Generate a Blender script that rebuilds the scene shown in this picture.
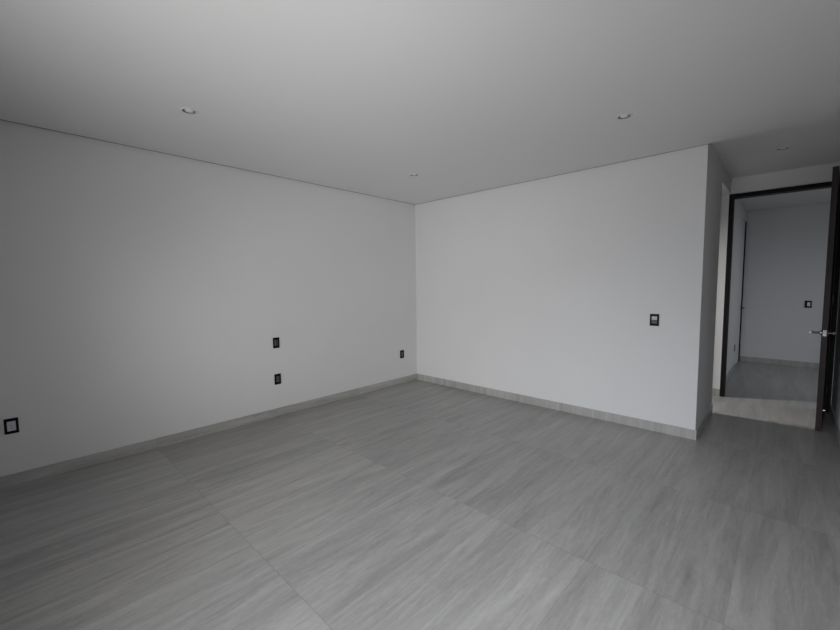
import bpy, bmesh, math
from mathutils import Vector, Matrix

# ------------------------------------------------------------------ scene, camera, light
S = bpy.context.scene
C = S.collection
for o in list(bpy.data.objects):
    bpy.data.objects.remove(o)

H = 2.70            # dropped ceiling
HU = 2.76           # upper ceiling
XR = 4.605          # right wall
YF = -6.00          # window wall behind the camera
FY = 1.918          # wall with the door
CY = 5.0            # far wall of the corridor

cam_d = bpy.data.cameras.new('camera')
cam = bpy.data.objects.new('camera', cam_d)
C.objects.link(cam)
S.camera = cam
yaw, pit, rol = -0.755929, -0.0767007, -0.0104956
f = Vector((math.sin(yaw)*math.cos(pit), math.cos(yaw)*math.cos(pit), math.sin(pit)))
r0 = Vector((math.cos(yaw), -math.sin(yaw), 0))
u0 = r0.cross(f)
c_, s_ = math.cos(rol), math.sin(rol)
r = c_*r0 + s_*u0
u = -s_*r0 + c_*u0
M = Matrix(((r.x, u.x, -f.x, 4.19961), (r.y, u.y, -f.y, -4.37195), (r.z, u.z, -f.z, 1.48116), (0, 0, 0, 1)))
cam.matrix_world = M
cam_d.sensor_fit = 'HORIZONTAL'
cam_d.sensor_width = 36
cam_d.lens = 390.943/840*36
cam_d.clip_start = 0.02

W = bpy.data.worlds.new('overcast_sky')
S.world = W
W.use_nodes = True
bg = W.node_tree.nodes['Background']
bg.inputs[0].default_value = (0.80, 0.88, 1.0, 1)
bg.inputs[1].default_value = 0.08

def area(name, loc, direction, sx, sy, power, col, spread=180):
    d = bpy.data.lights.new(name, 'AREA')
    d.shape = 'RECTANGLE'
    d.size, d.size_y = sx, sy
    d.energy = power
    d.color = col
    d.spread = math.radians(spread)
    o = bpy.data.objects.new(name, d)
    C.objects.link(o)
    o.location = loc
    o.rotation_euler = Vector(direction).to_track_quat('-Z', 'Y').to_euler()
    return o

# daylight lamps at the window behind the camera: sky light aims down, terrace light up,
# beams narrowed to imitate lens falloff at the sides, tinted warmer left, cooler right
def daylight(name, x, z, az, el, power, col, spread):
    a_, e_ = math.radians(az), math.radians(el)
    area(name, (x, YF+0.3, z), (math.sin(a_)*math.cos(e_), math.cos(a_)*math.cos(e_), math.sin(e_)), 0.7, 0.8, power, col, spread)
WARM, NEUT, COOL = (1.0, 0.975, 0.955), (1.0, 0.994, 0.988), (0.935, 0.957, 1.0)
daylight('sky_light_left', 2.0, 1.4, -25, -10, 1.4, WARM, 65)
daylight('high_sky_light_left', 2.0, 1.9, -8, -24, 0.7, WARM, 75)
daylight('sky_light_middle', 3.0, 1.4, -25, -10, 6.7, NEUT, 65)
daylight('high_sky_light_middle', 3.0, 1.9, -25, -24, 1.7, NEUT, 75)
daylight('horizon_light_middle', 3.0, 0.8, -25, 18, 6.7, NEUT, 75)
daylight('terrace_light_middle', 3.0, 0.7, 10, 38, 1.6, NEUT, 75)
daylight('terrace_light_right', 4.0, 0.7, -25, 38, 9.8, NEUT, 75)
daylight('sky_light_right', 4.0, 1.9, -8, -24, 6.8, COOL, 75)
daylight('right_wall_fill', 2.0, 1.6, 24, -16, 1.8, (0.86, 0.93, 1.0), 50)  # added fill that lifts the dim right wall by the entry
daylight('high_sky_light_right', 4.0, 1.9, -8, -38, 18.7, COOL, 75)
# small high window of the side room left of the entry
area('side_room_daylight', (1.86, 0.95, 2.38), (1, 0.16, -1.0), 0.24, 0.4, 12, (1.0, 0.975, 0.94), 90)
# unseen lamp added high in the corridor, aimed down to lift its floor
area('corridor_fill', (6.4, 3.3, 2.55), (-0.55, 0, -0.8), 1.6, 0.8, 9.0, (0.90, 0.94, 1.0), 120)

S.view_settings.view_transform = 'Standard'
S.view_settings.look = 'None'
S.view_settings.exposure = 0.0
S.view_settings.gamma = 1
S.view_settings.use_curve_mapping = False

# ------------------------------------------------------------------ materials
def mat(name, col, rough=0.5, metal=0.0, spec=0.5):
    m = bpy.data.materials.new(name)
    m.use_nodes = True
    b = m.node_tree.nodes['Principled BSDF']
    b.inputs['Base Color'].default_value = (*col, 1)
    b.inputs['Roughness'].default_value = rough
    b.inputs['Metallic'].default_value = metal
    b.inputs['Specular IOR Level'].default_value = spec
    return m

def paint(name, col, var=0.03, bump=0.04):
    m = mat(name, col, 0.85)
    nt = m.node_tree; N = nt.nodes; L = nt.links
    b = N['Principled BSDF']
    b.inputs['Specular IOR Level'].default_value = 0.25
    tc = N.new('ShaderNodeTexCoord')
    n1 = N.new('ShaderNodeTexNoise'); n1.inputs['Scale'].default_value = 1.3; n1.inputs['Detail'].default_value = 3
    L.new(tc.outputs['Object'], n1.inputs['Vector'])
    mx = N.new('ShaderNodeMix'); mx.data_type = 'RGBA'
    mx.inputs[6].default_value = (*[c*(1-var) for c in col], 1)
    mx.inputs[7].default_value = (*[min(1, c*(1+var)) for c in col], 1)
    L.new(n1.outputs['Fac'], mx.inputs[0])
    L.new(mx.outputs[2], b.inputs['Base Color'])
    n2 = N.new('ShaderNodeTexNoise'); n2.inputs['Scale'].default_value = 160; n2.inputs['Detail'].default_value = 2
    L.new(tc.outputs['Object'], n2.inputs['Vector'])
    bp = N.new('ShaderNodeBump'); bp.inputs['Strength'].default_value = bump; bp.inputs['Distance'].default_value = 0.002
    L.new(n2.outputs['Fac'], bp.inputs['Height'])
    L.new(bp.outputs['Normal'], b.inputs['Normal'])
    return m

def tile_material(name, lo, hi, rough=0.34):
    """porcelain planks 1.165 x 0.585 m with long veins along Y, a different piece of vein on every tile"""
    m = mat(name, (.4, .4, .4), rough)
    nt = m.node_tree; N = nt.nodes; L = nt.links
    b = N['Principled BSDF']
    b.inputs['Specular IOR Level'].default_value = 0.5
    def math_(op, a, bb=None, clamp=False):
        n = N.new('ShaderNodeMath'); n.operation = op; n.use_clamp = clamp
        for i, v in enumerate((a, bb)):
            if v is None: continue
            if isinstance(v, (int, float)): n.inputs[i].default_value = v
            else: L.new(v, n.inputs[i])
        return n.outputs[0]
    geo = N.new('ShaderNodeNewGeometry')
    sp = N.new('ShaderNodeSeparateXYZ'); L.new(geo.outputs['Position'], sp.inputs[0])
    x, y, z = sp.outputs
    tx = math_('DIVIDE', math_('ADD', x, 0.035), 0.585)
    ty = math_('DIVIDE', math_('ADD', y, 11.65 - 0.004), 1.165)
    ix, iy = math_('FLOOR', tx), math_('FLOOR', ty)
    cell = N.new('ShaderNodeCombineXYZ'); L.new(ix, cell.inputs[0]); L.new(iy, cell.inputs[1])
    wn = N.new('ShaderNodeTexWhiteNoise'); wn.noise_dimensions = '3D'; L.new(cell.outputs[0], wn.inputs['Vector'])
    wsep = N.new('ShaderNodeSeparateColor'); L.new(wn.outputs['Color'], wsep.inputs[0])
    nsp = N.new('ShaderNodeSeparateXYZ'); L.new(geo.outputs['True Normal'], nsp.inputs[0])
    zz = math_('MULTIPLY', z, math_('LESS_THAN', math_('ABSOLUTE', nsp.outputs[1]), 0.5))
    xx = math_('ADD', math_('ADD', x, zz), math_('MULTIPLY', wsep.outputs[0], 9.0))
    yy = math_('ADD', y, math_('MULTIPLY', wsep.outputs[1], 17.0))
    def veins(sx, sy, det, dist, rough_=0.6):
        cv = N.new('ShaderNodeCombineXYZ')
        L.new(math_('MULTIPLY', xx, sx), cv.inputs[0]); L.new(math_('MULTIPLY', yy, sy), cv.inputs[1])
        n = N.new('ShaderNodeTexNoise'); n.inputs['Scale'].default_value = 1
        n.inputs['Detail'].default_value = det; n.inputs['Distortion'].default_value = dist
        n.inputs['Roughness'].default_value = rough_
        L.new(cv.outputs[0], n.inputs['Vector'])
        return n.outputs['Fac']
    a = veins(8.0, 0.75, 4, 1.3)
    bb = veins(30.0, 2.6, 6, 1.3, 0.68)
    cc = veins(75.0, 26.0, 3, 0.3, 0.7)
    dd = veins(17.0, 1.3, 5, 1.4, 0.6)
    v = math_('ADD', math_('MULTIPLY', a, 0.50), math_('MULTIPLY', bb, 0.33))
    v = math_('ADD', v, math_('MULTIPLY', cc, 0.16))
    v = math_('ADD', v, math_('MULTIPLY', math_('SUBTRACT', wsep.outputs[2], 0.5), 0.05))
    # thin pale and dark hairlines where the slow noise crosses its contour lines
    ln = math_('SUBTRACT', 1.0, math_('MULTIPLY', math_('ABSOLUTE', math_('SUBTRACT', dd, 0.5)), 28.0), True)
    ln2 = math_('SUBTRACT', 1.0, math_('MULTIPLY', math_('ABSOLUTE', math_('SUBTRACT', dd, 0.60)), 28.0), True)
    v = math_('SUBTRACT', v, math_('MULTIPLY', ln, 0.035))
    v = math_('ADD', v, math_('MULTIPLY', ln2, 0.03))
    rp = N.new('ShaderNodeValToRGB')
    e = rp.color_ramp.elements
    e[0].position = 0.31; e[0].color = (*lo, 1)
    e[1].position = 0.69; e[1].color = (*hi, 1)
    L.new(v, rp.inputs[0])
    # joints
    fx = math_('MULTIPLY', math_('SUBTRACT', 0.5, math_('ABSOLUTE', math_('SUBTRACT', math_('SUBTRACT', tx, ix), 0.5))), 0.585)
    fy = math_('MULTIPLY', math_('SUBTRACT', 0.5, math_('ABSOLUTE', math_('SUBTRACT', math_('SUBTRACT', ty, iy), 0.5))), 1.165)
    j = math_('MAXIMUM', math_('MULTIPLY', math_('LESS_THAN', fy, 0.0015), 0.40), math_('MULTIPLY', math_('LESS_THAN', fx, 0.0013), 0.30))
    mx = N.new('ShaderNodeMix'); mx.data_type = 'RGBA'
    L.new(j, mx.inputs[0])
    L.new(rp.outputs[0], mx.inputs[6])
    mx.inputs[7].default_value = (0.085, 0.082, 0.078, 1)
    L.new(mx.outputs[2], b.inputs['Base Color'])
    rr = math_('ADD', rough - 0.06, math_('MULTIPLY', bb, 0.14))
    L.new(rr, b.inputs['Roughness'])
    bp = N.new('ShaderNodeBump'); bp.inputs['Strength'].default_value = 0.12; bp.inputs['Distance'].default_value = 0.001
    L.new(v, bp.inputs['Height']); L.new(bp.outputs['Normal'], b.inputs['Normal'])
    return m

def wood_material(name, lo, hi):
    m = mat(name, lo, 0.45, 0.0, 0.2)
    nt = m.node_tree; N = nt.nodes; L = nt.links
    b = N['Principled BSDF']
    tc = N.new('ShaderNodeTexCoord')
    mp = N.new('ShaderNodeMapping'); mp.inputs['Scale'].default_value = (38, 38, 1.4)
    L.new(tc.outputs['Object'], mp.inputs[0])
    n = N.new('ShaderNodeTexNoise'); n.inputs['Scale'].default_value = 1; n.inputs['Detail'].default_value = 5
    L.new(mp.outputs[0], n.inputs['Vector'])
    rp = N.new('ShaderNodeValToRGB')
    rp.color_ramp.elements[0].position = 0.3; rp.color_ramp.elements[0].color = (*lo, 1)
    rp.color_ramp.elements[1].position = 0.7; rp.color_ramp.elements[1].color = (*hi, 1)
    L.new(n.outputs['Fac'], rp.inputs[0]); L.new(rp.outputs[0], b.inputs['Base Color'])
    return m

M_WALL = paint('white_wall_paint', (0.76, 0.76, 0.765))
M_CEIL = paint('white_ceiling_paint', (0.78, 0.78, 0.78), 0.015, 0.02)
M_FLOOR = tile_material('grey_veined_tile', (0.208, 0.205, 0.200), (0.425, 0.418, 0.408))
M_BASE = tile_material('baseboard_tile', (0.30, 0.296, 0.288), (0.545, 0.537, 0.522))
M_WOOD = wood_material('dark_stained_wood', (0.027, 0.019, 0.021), (0.056, 0.041, 0.045))
M_FRAME = mat('dark_brown_lacquer', (0.008, 0.0065, 0.007), 0.5, 0.0, 0.15)
M_STEEL = mat('brushed_steel', (0.42, 0.41, 0.41), 0.28, 1.0)
M_DARK_SHADED_STEEL = mat('dark_and_shaded_steel', (0.10, 0.10, 0.10), 0.35, 1.0)  # also used where shade is put into the steel colour
M_BLACK = mat('black_plastic', (0.005, 0.005, 0.006), 0.5, 0.0, 0.12)
M_GREY = mat('grey_plastic', (0.22, 0.225, 0.24), 0.5, 0.0, 0.25)
M_MID = mat('mid_grey_plastic', (0.13, 0.13, 0.135), 0.5, 0.0, 0.25)
M_CHAR = mat('charcoal_plastic', (0.055, 0.055, 0.058), 0.5, 0.0, 0.25)
M_LIGHT = mat('light_grey_plastic', (0.58, 0.59, 0.62), 0.5, 0.0, 0.25)
M_PALE = mat('pale_plastic', (0.80, 0.80, 0.82), 0.45)
M_HOLE = mat('socket_hole_black', (0.004, 0.004, 0.004), 0.8)
M_TRIMRING = mat('white_lamp_trim', (0.72, 0.72, 0.71), 0.4)
M_CAN = mat('lamp_can_grey', (0.26, 0.26, 0.26), 0.6)
M_LENS = mat('lamp_lens', (0.80, 0.80, 0.78), 0.15)
M_ALU = mat('anodised_window_frame', (0.05, 0.05, 0.052), 0.4, 0.6)
M_GLASS = mat('window_glass', (1, 1, 1), 0.0)
M_GLASS.node_tree.nodes['Principled BSDF'].inputs['Transmission Weight'].default_value = 1.0

# ------------------------------------------------------------------ mesh helpers
def box(bm, a, b, bev=0.0):
    a, b = Vector(a), Vector(b)
    res = bmesh.ops.create_cube(bm, size=1, matrix=Matrix.Translation((a+b)/2) @ Matrix.Diagonal((*(b-a), 1)))
    if bev:
        es = list({e for v in res['verts'] for e in v.link_edges})
        bmesh.ops.bevel(bm, geom=es, offset=bev, segments=2, profile=0.6, affect='EDGES')

def cyl(bm, a, b, rad, seg=24, bev=0.0, rad2=None):
    a, b = Vector(a), Vector(b)
    q = (b-a).to_track_quat('Z', 'Y').to_matrix().to_4x4()
    res = bmesh.ops.create_cone(bm, cap_ends=True, segments=seg, radius1=rad, radius2=rad if rad2 is None else rad2,
                                depth=(b-a).length, matrix=Matrix.Translation((a+b)/2) @ q)
    if bev:
        es = [e for e in {e for v in res['verts'] for e in v.link_edges} if any(len(fc.verts) > 4 for fc in e.link_faces)]
        bmesh.ops.bevel(bm, geom=es, offset=bev, segments=2, affect='EDGES')

def lathe(bm, prof, seg=40):
    """closed profile of (radius, z) spun round Z"""
    rings = []
    for rr, z in prof:
        if rr < 1e-6: rings.append([bm.verts.new((0, 0, z))])
        else: rings.append([bm.verts.new((rr*math.cos(2*math.pi*k/seg), rr*math.sin(2*math.pi*k/seg), z)) for k in range(seg)])
    for p, q in zip(rings, rings[1:]):
        for k in range(seg):
            k2 = (k+1) % seg
            vs = [p[k % len(p)], p[k2 % len(p)], q[k2 % len(q)], q[k % len(q)]]
            vs = list(dict.fromkeys(vs))
            if len(vs) > 2: bm.faces.new(vs)

def obj(name, bm, m, parent=None, smooth=False):
    bmesh.ops.recalc_face_normals(bm, faces=bm.faces)
    me = bpy.data.meshes.new(name)
    bm.to_mesh(me); bm.free()
    if smooth:
        for p in me.polygons: p.use_smooth = True
        me.set_sharp_from_angle(angle=math.radians(35))
    me.materials.append(m)
    o = bpy.data.objects.new(name, me)
    C.objects.link(o)
    if parent: o.parent = parent
    return o

def struct(name, boxes, m, parent=None, bev=0.0):
    bm = bmesh.new()
    for a, b in boxes: box(bm, a, b, bev)
    o = obj(name, bm, m, parent)
    if parent is None: o['kind'] = 'structure'
    return o

def thing(name, label, cat, loc, rot=(0, 0, 0), group=None):
    o = bpy.data.objects.new(name, None)
    o.empty_display_size = 0.05
    C.objects.link(o)
    o.location = loc; o.rotation_euler = rot
    o['label'] = label; o['category'] = cat
    if group: o['group'] = group
    return o

# ------------------------------------------------------------------ room shell
T = 0.12
struct('floor', [((-T, YF-T, -0.12), (7.1, CY+T, 0))], M_FLOOR)
struct('wall_left', [((-T, YF, 0), (0, 0, HU))], M_WALL)
struct('wall_back', [((-T, 0, 0), (3.62, 0.11, HU))], M_WALL)
# end wall of the bedroom turning into the entry, with a header over the side opening
struct('wall_entry', [((3.51, 0.11, 0), (3.62, 1.055, HU)), ((3.51, 1.055, 2.57), (3.62, FY, HU))], M_WALL)
struct('wall_right', [((XR, YF, 0), (XR+T, FY, HU))], M_WALL)
# window wall behind the camera, tall opening
WX0, WX1, WH = 1.55, 4.45, 2.40
struct('wall_front', [((-T, YF-T, 0), (WX0, YF, HU)), ((WX1, YF-T, 0), (XR+T, YF, HU)), ((WX0, YF-T, WH), (WX1, YF, HU))], M_WALL)
# wall carrying the door
struct('wall_door', [((1.65, FY, 0), (3.607, FY+0.11, HU)), ((4.60, FY, 0), (7.1, FY+0.11, HU)), ((3.607, FY, 2.565), (4.60, FY+0.11, HU))], M_WALL)
# side room behind the bedroom end wall
struct('wall_side', [((1.65, 0.11, 0), (1.77, 0.78, HU)), ((1.65, 1.12, 0), (1.77, FY, HU)),
                     ((1.65, 0.78, 0), (1.77, 1.12, 2.1)), ((1.65, 0.78, 2.6), (1.77, 1.12, HU))], M_WALL)
# corridor beyond the door
struct('wall_corridor_left', [((3.46, FY+0.11, 0), (3.58, 4.10, HU)), ((3.46, 4.10, 2.56), (3.58, CY, HU)),
                              ((3.46, 4.99, 0), (3.58, CY, 2.56))], M_WALL)
struct('wall_corridor_far', [((3.46, CY, 0), (7.1, CY+T, HU))], M_WALL)
struct('wall_corridor_right', [((6.98, FY+0.11, 0), (7.1, 2.6, HU)), ((6.98, 4.4, 0), (7.1, CY, HU)),
                               ((6.98, 2.6, 0), (7.1, 4.4, 0.5)), ((6.98, 2.6, 2.3), (7.1, 4.4, HU))], M_WALL)

LAMPS = [((1.117, -3.414, H), 'drop'), ((1.116, -1.174, H), 'drop'), ((3.262, -1.168, H), 'drop'), ((4.098, 0.878, HU), 'up')]
def holed(name, a, b, m, holes):
    o = struct(name, [(a, b)], m)
    cutters = []
    for p in holes:
        bm = bmesh.new(); cyl(bm, (p[0], p[1], a[2]-0.02), (p[0], p[1], a[2]+0.05), 0.043, 48)
        c = obj('cutter', bm, m); cutters.append(c)
        md = o.modifiers.new('hole', 'BOOLEAN'); md.object = c; md.operation = 'DIFFERENCE'; md.solver = 'EXACT'
    dg = bpy.context.evaluated_depsgraph_get()
    dg.update()
    me = bpy.data.meshes.new_from_object(o.evaluated_get(dg))
    o.modifiers.clear()
    o.data = me
    for c in cutters: bpy.data.objects.remove(c)
    return o
# floating bedroom ceiling with a shadow gap round it, and the slab above
holed('ceiling', (0.018, YF+0.02, H), (4.400, -0.018, HU), M_CEIL, [p for p, k in LAMPS if k == 'drop'])
holed('ceiling_upper', (-T, YF-T, HU), (7.1, CY+T, HU+0.14), M_CEIL, [p for p, k in LAMPS if k == 'up'])

# grey strips added in the ceiling gap, deepening its shadow line by colour
M_GAP_SHADE = mat('gap_shade_grey', (0.26, 0.26, 0.26), 0.7)
struct('gap_shade_left', [((0, YF+0.02, H), (0.004, 0, HU))], M_GAP_SHADE)
struct('gap_shade_back', [((0.004, -0.004, H), (3.62, 0, HU))], M_GAP_SHADE)

# baseboards of the same stone-look tile
BH, BT = 0.094, 0.011
struct('baseboard_left', [((0, YF, 0), (BT, 0, BH))], M_BASE, bev=0.0015)
struct('baseboard_back', [((BT, -BT, 0), (3.62+BT, 0, BH))], M_BASE, bev=0.0015)
struct('baseboard_entry', [((3.62, 0, 0), (3.62+BT, 1.055, BH))], M_BASE, bev=0.0015)
struct('baseboard_right', [((XR-BT, YF, 0), (XR, FY-0.02, BH))], M_BASE, bev=0.0015)
struct('baseboard_door', [((1.77, FY-BT, 0), (3.605, FY, BH))], M_BASE, bev=0.0015)
struct('baseboard_corridor_left', [((3.58, FY+0.13, 0), (3.58+BT, 4.10, BH))], M_BASE, bev=0.0015)
struct('baseboard_corridor_far', [((3.58, CY-BT, 0), (6.98, CY, BH))], M_BASE, bev=0.0015)

# big window behind the camera (daylight source)
wm = (WX0+WX1)/2
w = struct('window_1', [((WX0, YF-0.09, 0), (WX0+0.06, YF-0.03, WH)), ((WX1-0.06, YF-0.09, 0), (WX1, YF-0.03, WH)),
                        ((WX0+0.06, YF-0.09, WH-0.06), (WX1-0.06, YF-0.03, WH)), ((WX0+0.06, YF-0.09, 0), (WX1-0.06, YF-0.03, 0.06)),
                        ((wm-0.03, YF-0.09, 0.06), (wm+0.03, YF-0.03, WH-0.06))], M_ALU)
struct('pane', [((WX0+0.06, YF-0.065, 0.06), (wm-0.03, YF-0.057, WH-0.06))], M_GLASS, w)
struct('pane', [((wm+0.03, YF-0.065, 0.06), (WX1-0.06, YF-0.057, WH-0.06))], M_GLASS, w)

# ------------------------------------------------------------------ dark door frame and open door
struct('trim_1', [((3.607, FY-0.014, 0), (3.652, FY+0.124, 2.565)), ((4.558, FY-0.014, 0), (4.600, FY+0.124, 2.565)),
                  ((3.652, FY-0.014, 2.517), (4.558, FY+0.124, 2.565))], M_FRAME, bev=0.002)

# leaf in local coordinates: hinge axis at origin, leaf runs along -Y, thickness along -X
door = thing('door_1', 'tall dark brown wooden door standing open against the right wall', 'door', (4.556, 1.896, 0), (0, 0, 0))
door.rotation_euler.z = -math.atan2(0.064, 0.862)
LW, LT, LH = 0.862, 0.043, 2.548
bm = bmesh.new(); box(bm, (-LT, -LW, 0.006), (0, 0, LH), 0.002); obj('leaf', bm, M_WOOD, door)
bm = bmesh.new(); box(bm, (-LT+0.008, -LW-0.0015, 0.945), (-0.008, -LW+0.001, 1.003), 0.0005); lp = obj('latch_plate', bm, M_STEEL, door)
lp['label'] = 'dull steel latch plate'
bm = bmesh.new(); box(bm, (-LT+0.015, -LW-0.012, 0.972), (-0.015, -LW, 0.994), 0.002); obj('latch_bolt', bm, M_STEEL, door)
for sx, x0 in ((-1, -LT), (1, 0.0)):  # right-hand handle takes darker steel: its shade is put into the colour
    hnd = bpy.data.objects.new('door_handle', None); C.objects.link(hnd); hnd.parent = door
    hnd.location = (x0, -LW+0.06, 0.972); hnd['label'] = 'brushed steel lever handle'
    bm = bmesh.new(); cyl(bm, (0, 0, 0), (sx*0.009, 0, 0), 0.027, 32, 0.0015); obj('rose', bm, M_STEEL if sx < 0 else M_DARK_SHADED_STEEL, hnd, True)
    rch = 0.078 if sx < 0 else 0.040
    bm = bmesh.new(); cyl(bm, (sx*0.009, 0, 0), (sx*rch, 0, 0), 0.010, 20); obj('neck', bm, M_DARK_SHADED_STEEL, hnd, True)
    bm = bmesh.new()
    cyl(bm, (sx*rch, -0.012, 0), (sx*rch, 0.09, 0), 0.0105, 20, 0.003)
    cyl(bm, (sx*rch, 0.09, 0), (sx*(rch-0.006), 0.125, -0.003), 0.0100, 20, 0.003, 0.0085)
    obj('lever', bm, M_STEEL if sx < 0 else M_DARK_SHADED_STEEL, hnd, True)
for hz in (0.25, 1.27, 2.3):
    bm = bmesh.new(); cyl(bm, (0.006, 0.006, hz-0.05), (0.006, 0.006, hz+0.05), 0.006, 16, 0.001); obj('hinge', bm, M_DARK_SHADED_STEEL, door, True)  # hinges darkened too, shade behind the leaf put into their steel
bm = bmesh.new(); cyl(bm, (0, -LW+0.03, 0.213), (0.018, -LW+0.03, 0.213), 0.010, 20, 0.002); obj('door_stop', bm, M_STEEL, door, True)

# flush pale door at the end of the corridor, dark jamb at its far side
struct('trim_2', [((3.46, 4.935, 0), (3.588, 4.985, 2.56))], M_FRAME, bev=0.002)
door2 = thing('door_2', 'pale flush door in the left wall of the corridor beyond the open door', 'door', (3.55, 4.10, 0))
bm = bmesh.new(); box(bm, (-0.04, 0.004, 0.006), (0.02, 0.832, 2.555), 0.002); obj('leaf', bm, M_WALL, door2)
hnd = bpy.data.objects.new('door_handle', None); C.objects.link(hnd); hnd.parent = door2; hnd.location = (0.02, 0.76, 1.0)
hnd['label'] = 'dark lever handle'
bm = bmesh.new(); cyl(bm, (0, 0, 0), (0.009, 0, 0), 0.027, 24, 0.0015); obj('rose', bm, M_DARK_SHADED_STEEL, hnd, True)
bm = bmesh.new(); cyl(bm, (0.009, 0, 0), (0.05, 0, 0), 0.010, 16); obj('neck', bm, M_DARK_SHADED_STEEL, hnd, True)
bm = bmesh.new(); cyl(bm, (0.05, 0.012, 0), (0.05, -0.12, 0), 0.010, 16, 0.003); obj('lever', bm, M_DARK_SHADED_STEEL, hnd, True)

# ------------------------------------------------------------------ wall plates (local: X right, Z up, wall at Y=0, room towards -Y)
ROT = {'left': math.pi/2, 'back': 0.0, 'corridor_left': math.pi/2}
def wall_plate(name, label, cat, loc, rotz, w_, h_, inserts, plate_m=M_BLACK, group=None):
    t = thing(name, label, cat, loc, (0, 0, rotz), group)
    bm = bmesh.new(); box(bm, (-w_/2, -0.009, -h_/2), (w_/2, 0, h_/2), 0.003); obj('cover_plate', bm, plate_m, t)
    for nm, x0, x1, z0, z1, m, holes in inserts:
        bm = bmesh.new(); box(bm, (x0, -0.0115, z0), (x1, -0.008, z1), 0.001); p = obj(nm, bm, m, t)
        if holes:
            bm = bmesh.new()
            for cx, cz, hw, hh in holes: box(bm, (cx-hw, -0.0122, cz-hh), (cx+hw, -0.0113, cz+hh))
            obj('contact_slots', bm, M_HOLE, p)
    return t

def socket(x0, x1, z0, z1, m):
    cx = (x0+x1)/2; cz = (z0+z1)/2
    return ('socket', x0, x1, z0, z1, m, [(cx-0.006, cz+0.004, 0.0011, 0.005), (cx+0.006, cz+0.004, 0.0011, 0.004), (cx, cz-0.009, 0.0022, 0.0022)])

wall_plate('wall_outlet', 'black wall outlet with square pale grey insert, nearest one low on left wall', 'outlet',
           (0, -4.397, 0.460), ROT['left'], 0.076, 0.116, [('socket', -0.023, 0.023, -0.036, 0.036, M_LIGHT, [(-0.006, 0.004, 0.0011, 0.006), (0.006, 0.004, 0.0011, 0.005), (0, -0.012, 0.0025, 0.0025)])],
           group='black wall plates in the bedroom')
wall_plate('wall_switch', 'black switch plate on left wall directly above another black plate', 'switch',
           (0, -2.298, 0.846), ROT['left'], 0.074, 0.120,
           [('switch_module', -0.021 + k*0.0145, -0.021 + k*0.0145 + 0.013, -0.034, 0.034, (M_MID, M_CHAR, M_CHAR)[k], None) for k in range(3)],
           group='black wall plates in the bedroom')
wall_plate('wall_outlet', 'black wall outlet plate on left wall directly below the black switch plate', 'outlet',
           (0, -2.297, 0.429), ROT['left'], 0.074, 0.120,
           [('blank_module', -0.021, -0.0085, -0.034, 0.034, M_CHAR, None), socket(-0.0075, 0.0075, -0.034, 0.034, M_MID),
            ('blank_module', 0.0085, 0.021, -0.034, 0.034, M_CHAR, None)], group='black wall plates in the bedroom')
wall_plate('wall_outlet', 'black wall outlet low on left wall, closest to the room corner', 'outlet',
           (0, -0.325, 0.445), ROT['left'], 0.076, 0.118,
           [('blank_module', -0.022, -0.009, -0.034, 0.034, M_CHAR, None), socket(-0.007, 0.009, 0.002, 0.034, M_GREY), socket(-0.007, 0.009, -0.034, -0.002, M_GREY)],
           group='black wall plates in the bedroom')
wall_plate('light_switch', 'black light switch with two grey rockers on back wall near the entry', 'switch',
           (3.251, 0, 1.114), ROT['back'], 0.080, 0.117,
           [('rocker', -0.023, 0.023, 0.001, 0.036, M_LIGHT, None), ('rocker', -0.023, 0.023, -0.036, -0.001, M_MID, None)],
           group='black wall plates in the bedroom')
wall_plate('light_switch', 'small black light switch with white rocker on far corridor wall', 'switch',
           (4.452, CY, 1.085), ROT['back'], 0.085, 0.118, [('rocker', -0.014, 0.024, -0.034, 0.034, M_PALE, None)])
wall_plate('wall_outlet', 'dull grey outlet low on left corridor wall, beyond the door frame', 'outlet',
           (3.58, 3.94, 0.375), ROT['corridor_left'], 0.078, 0.118, [socket(-0.02, 0.02, -0.034, 0.034, M_MID)], plate_m=M_GREY)

# ------------------------------------------------------------------ recessed downlights, all switched off
def downlight(label, loc):
    t = thing('recessed_downlight', label, 'ceiling light', loc, group='recessed ceiling downlights')
    bm = bmesh.new()
    lathe(bm, [(0.041, 0.0), (0.057, 0.0), (0.0575, -0.002), (0.055, -0.0045), (0.046, -0.006), (0.041, -0.004), (0.041, 0.0)])
    obj('trim_ring', bm, M_TRIMRING, t, True)
    bm = bmesh.new()
    lathe(bm, [(0.041, -0.003), (0.038, 0.012), (0.0, 0.013), (0.0, 0.018), (0.040, 0.018), (0.0425, -0.001), (0.041, -0.003)])
    obj('housing', bm, M_CAN, t, True)
    bm = bmesh.new()
    lathe(bm, [(0.0, -0.006), (0.014, -0.005), (0.025, -0.001), (0.0275, 0.004), (0.026, 0.0125), (0.0, 0.0125)])
    obj('lamp', bm, M_LENS, t, True)
    return t
downlight('round white recessed downlight at upper left of the ceiling, leftmost of the downlights', LAMPS[0][0])
downlight('round recessed downlight in the ceiling nearest the corner where the two long walls meet', LAMPS[1][0])
downlight('round recessed downlight in main ceiling, above the black switch on back wall', LAMPS[2][0])
downlight('small recessed downlight in the shaded entry ceiling above the dark door frame', LAMPS[3][0])
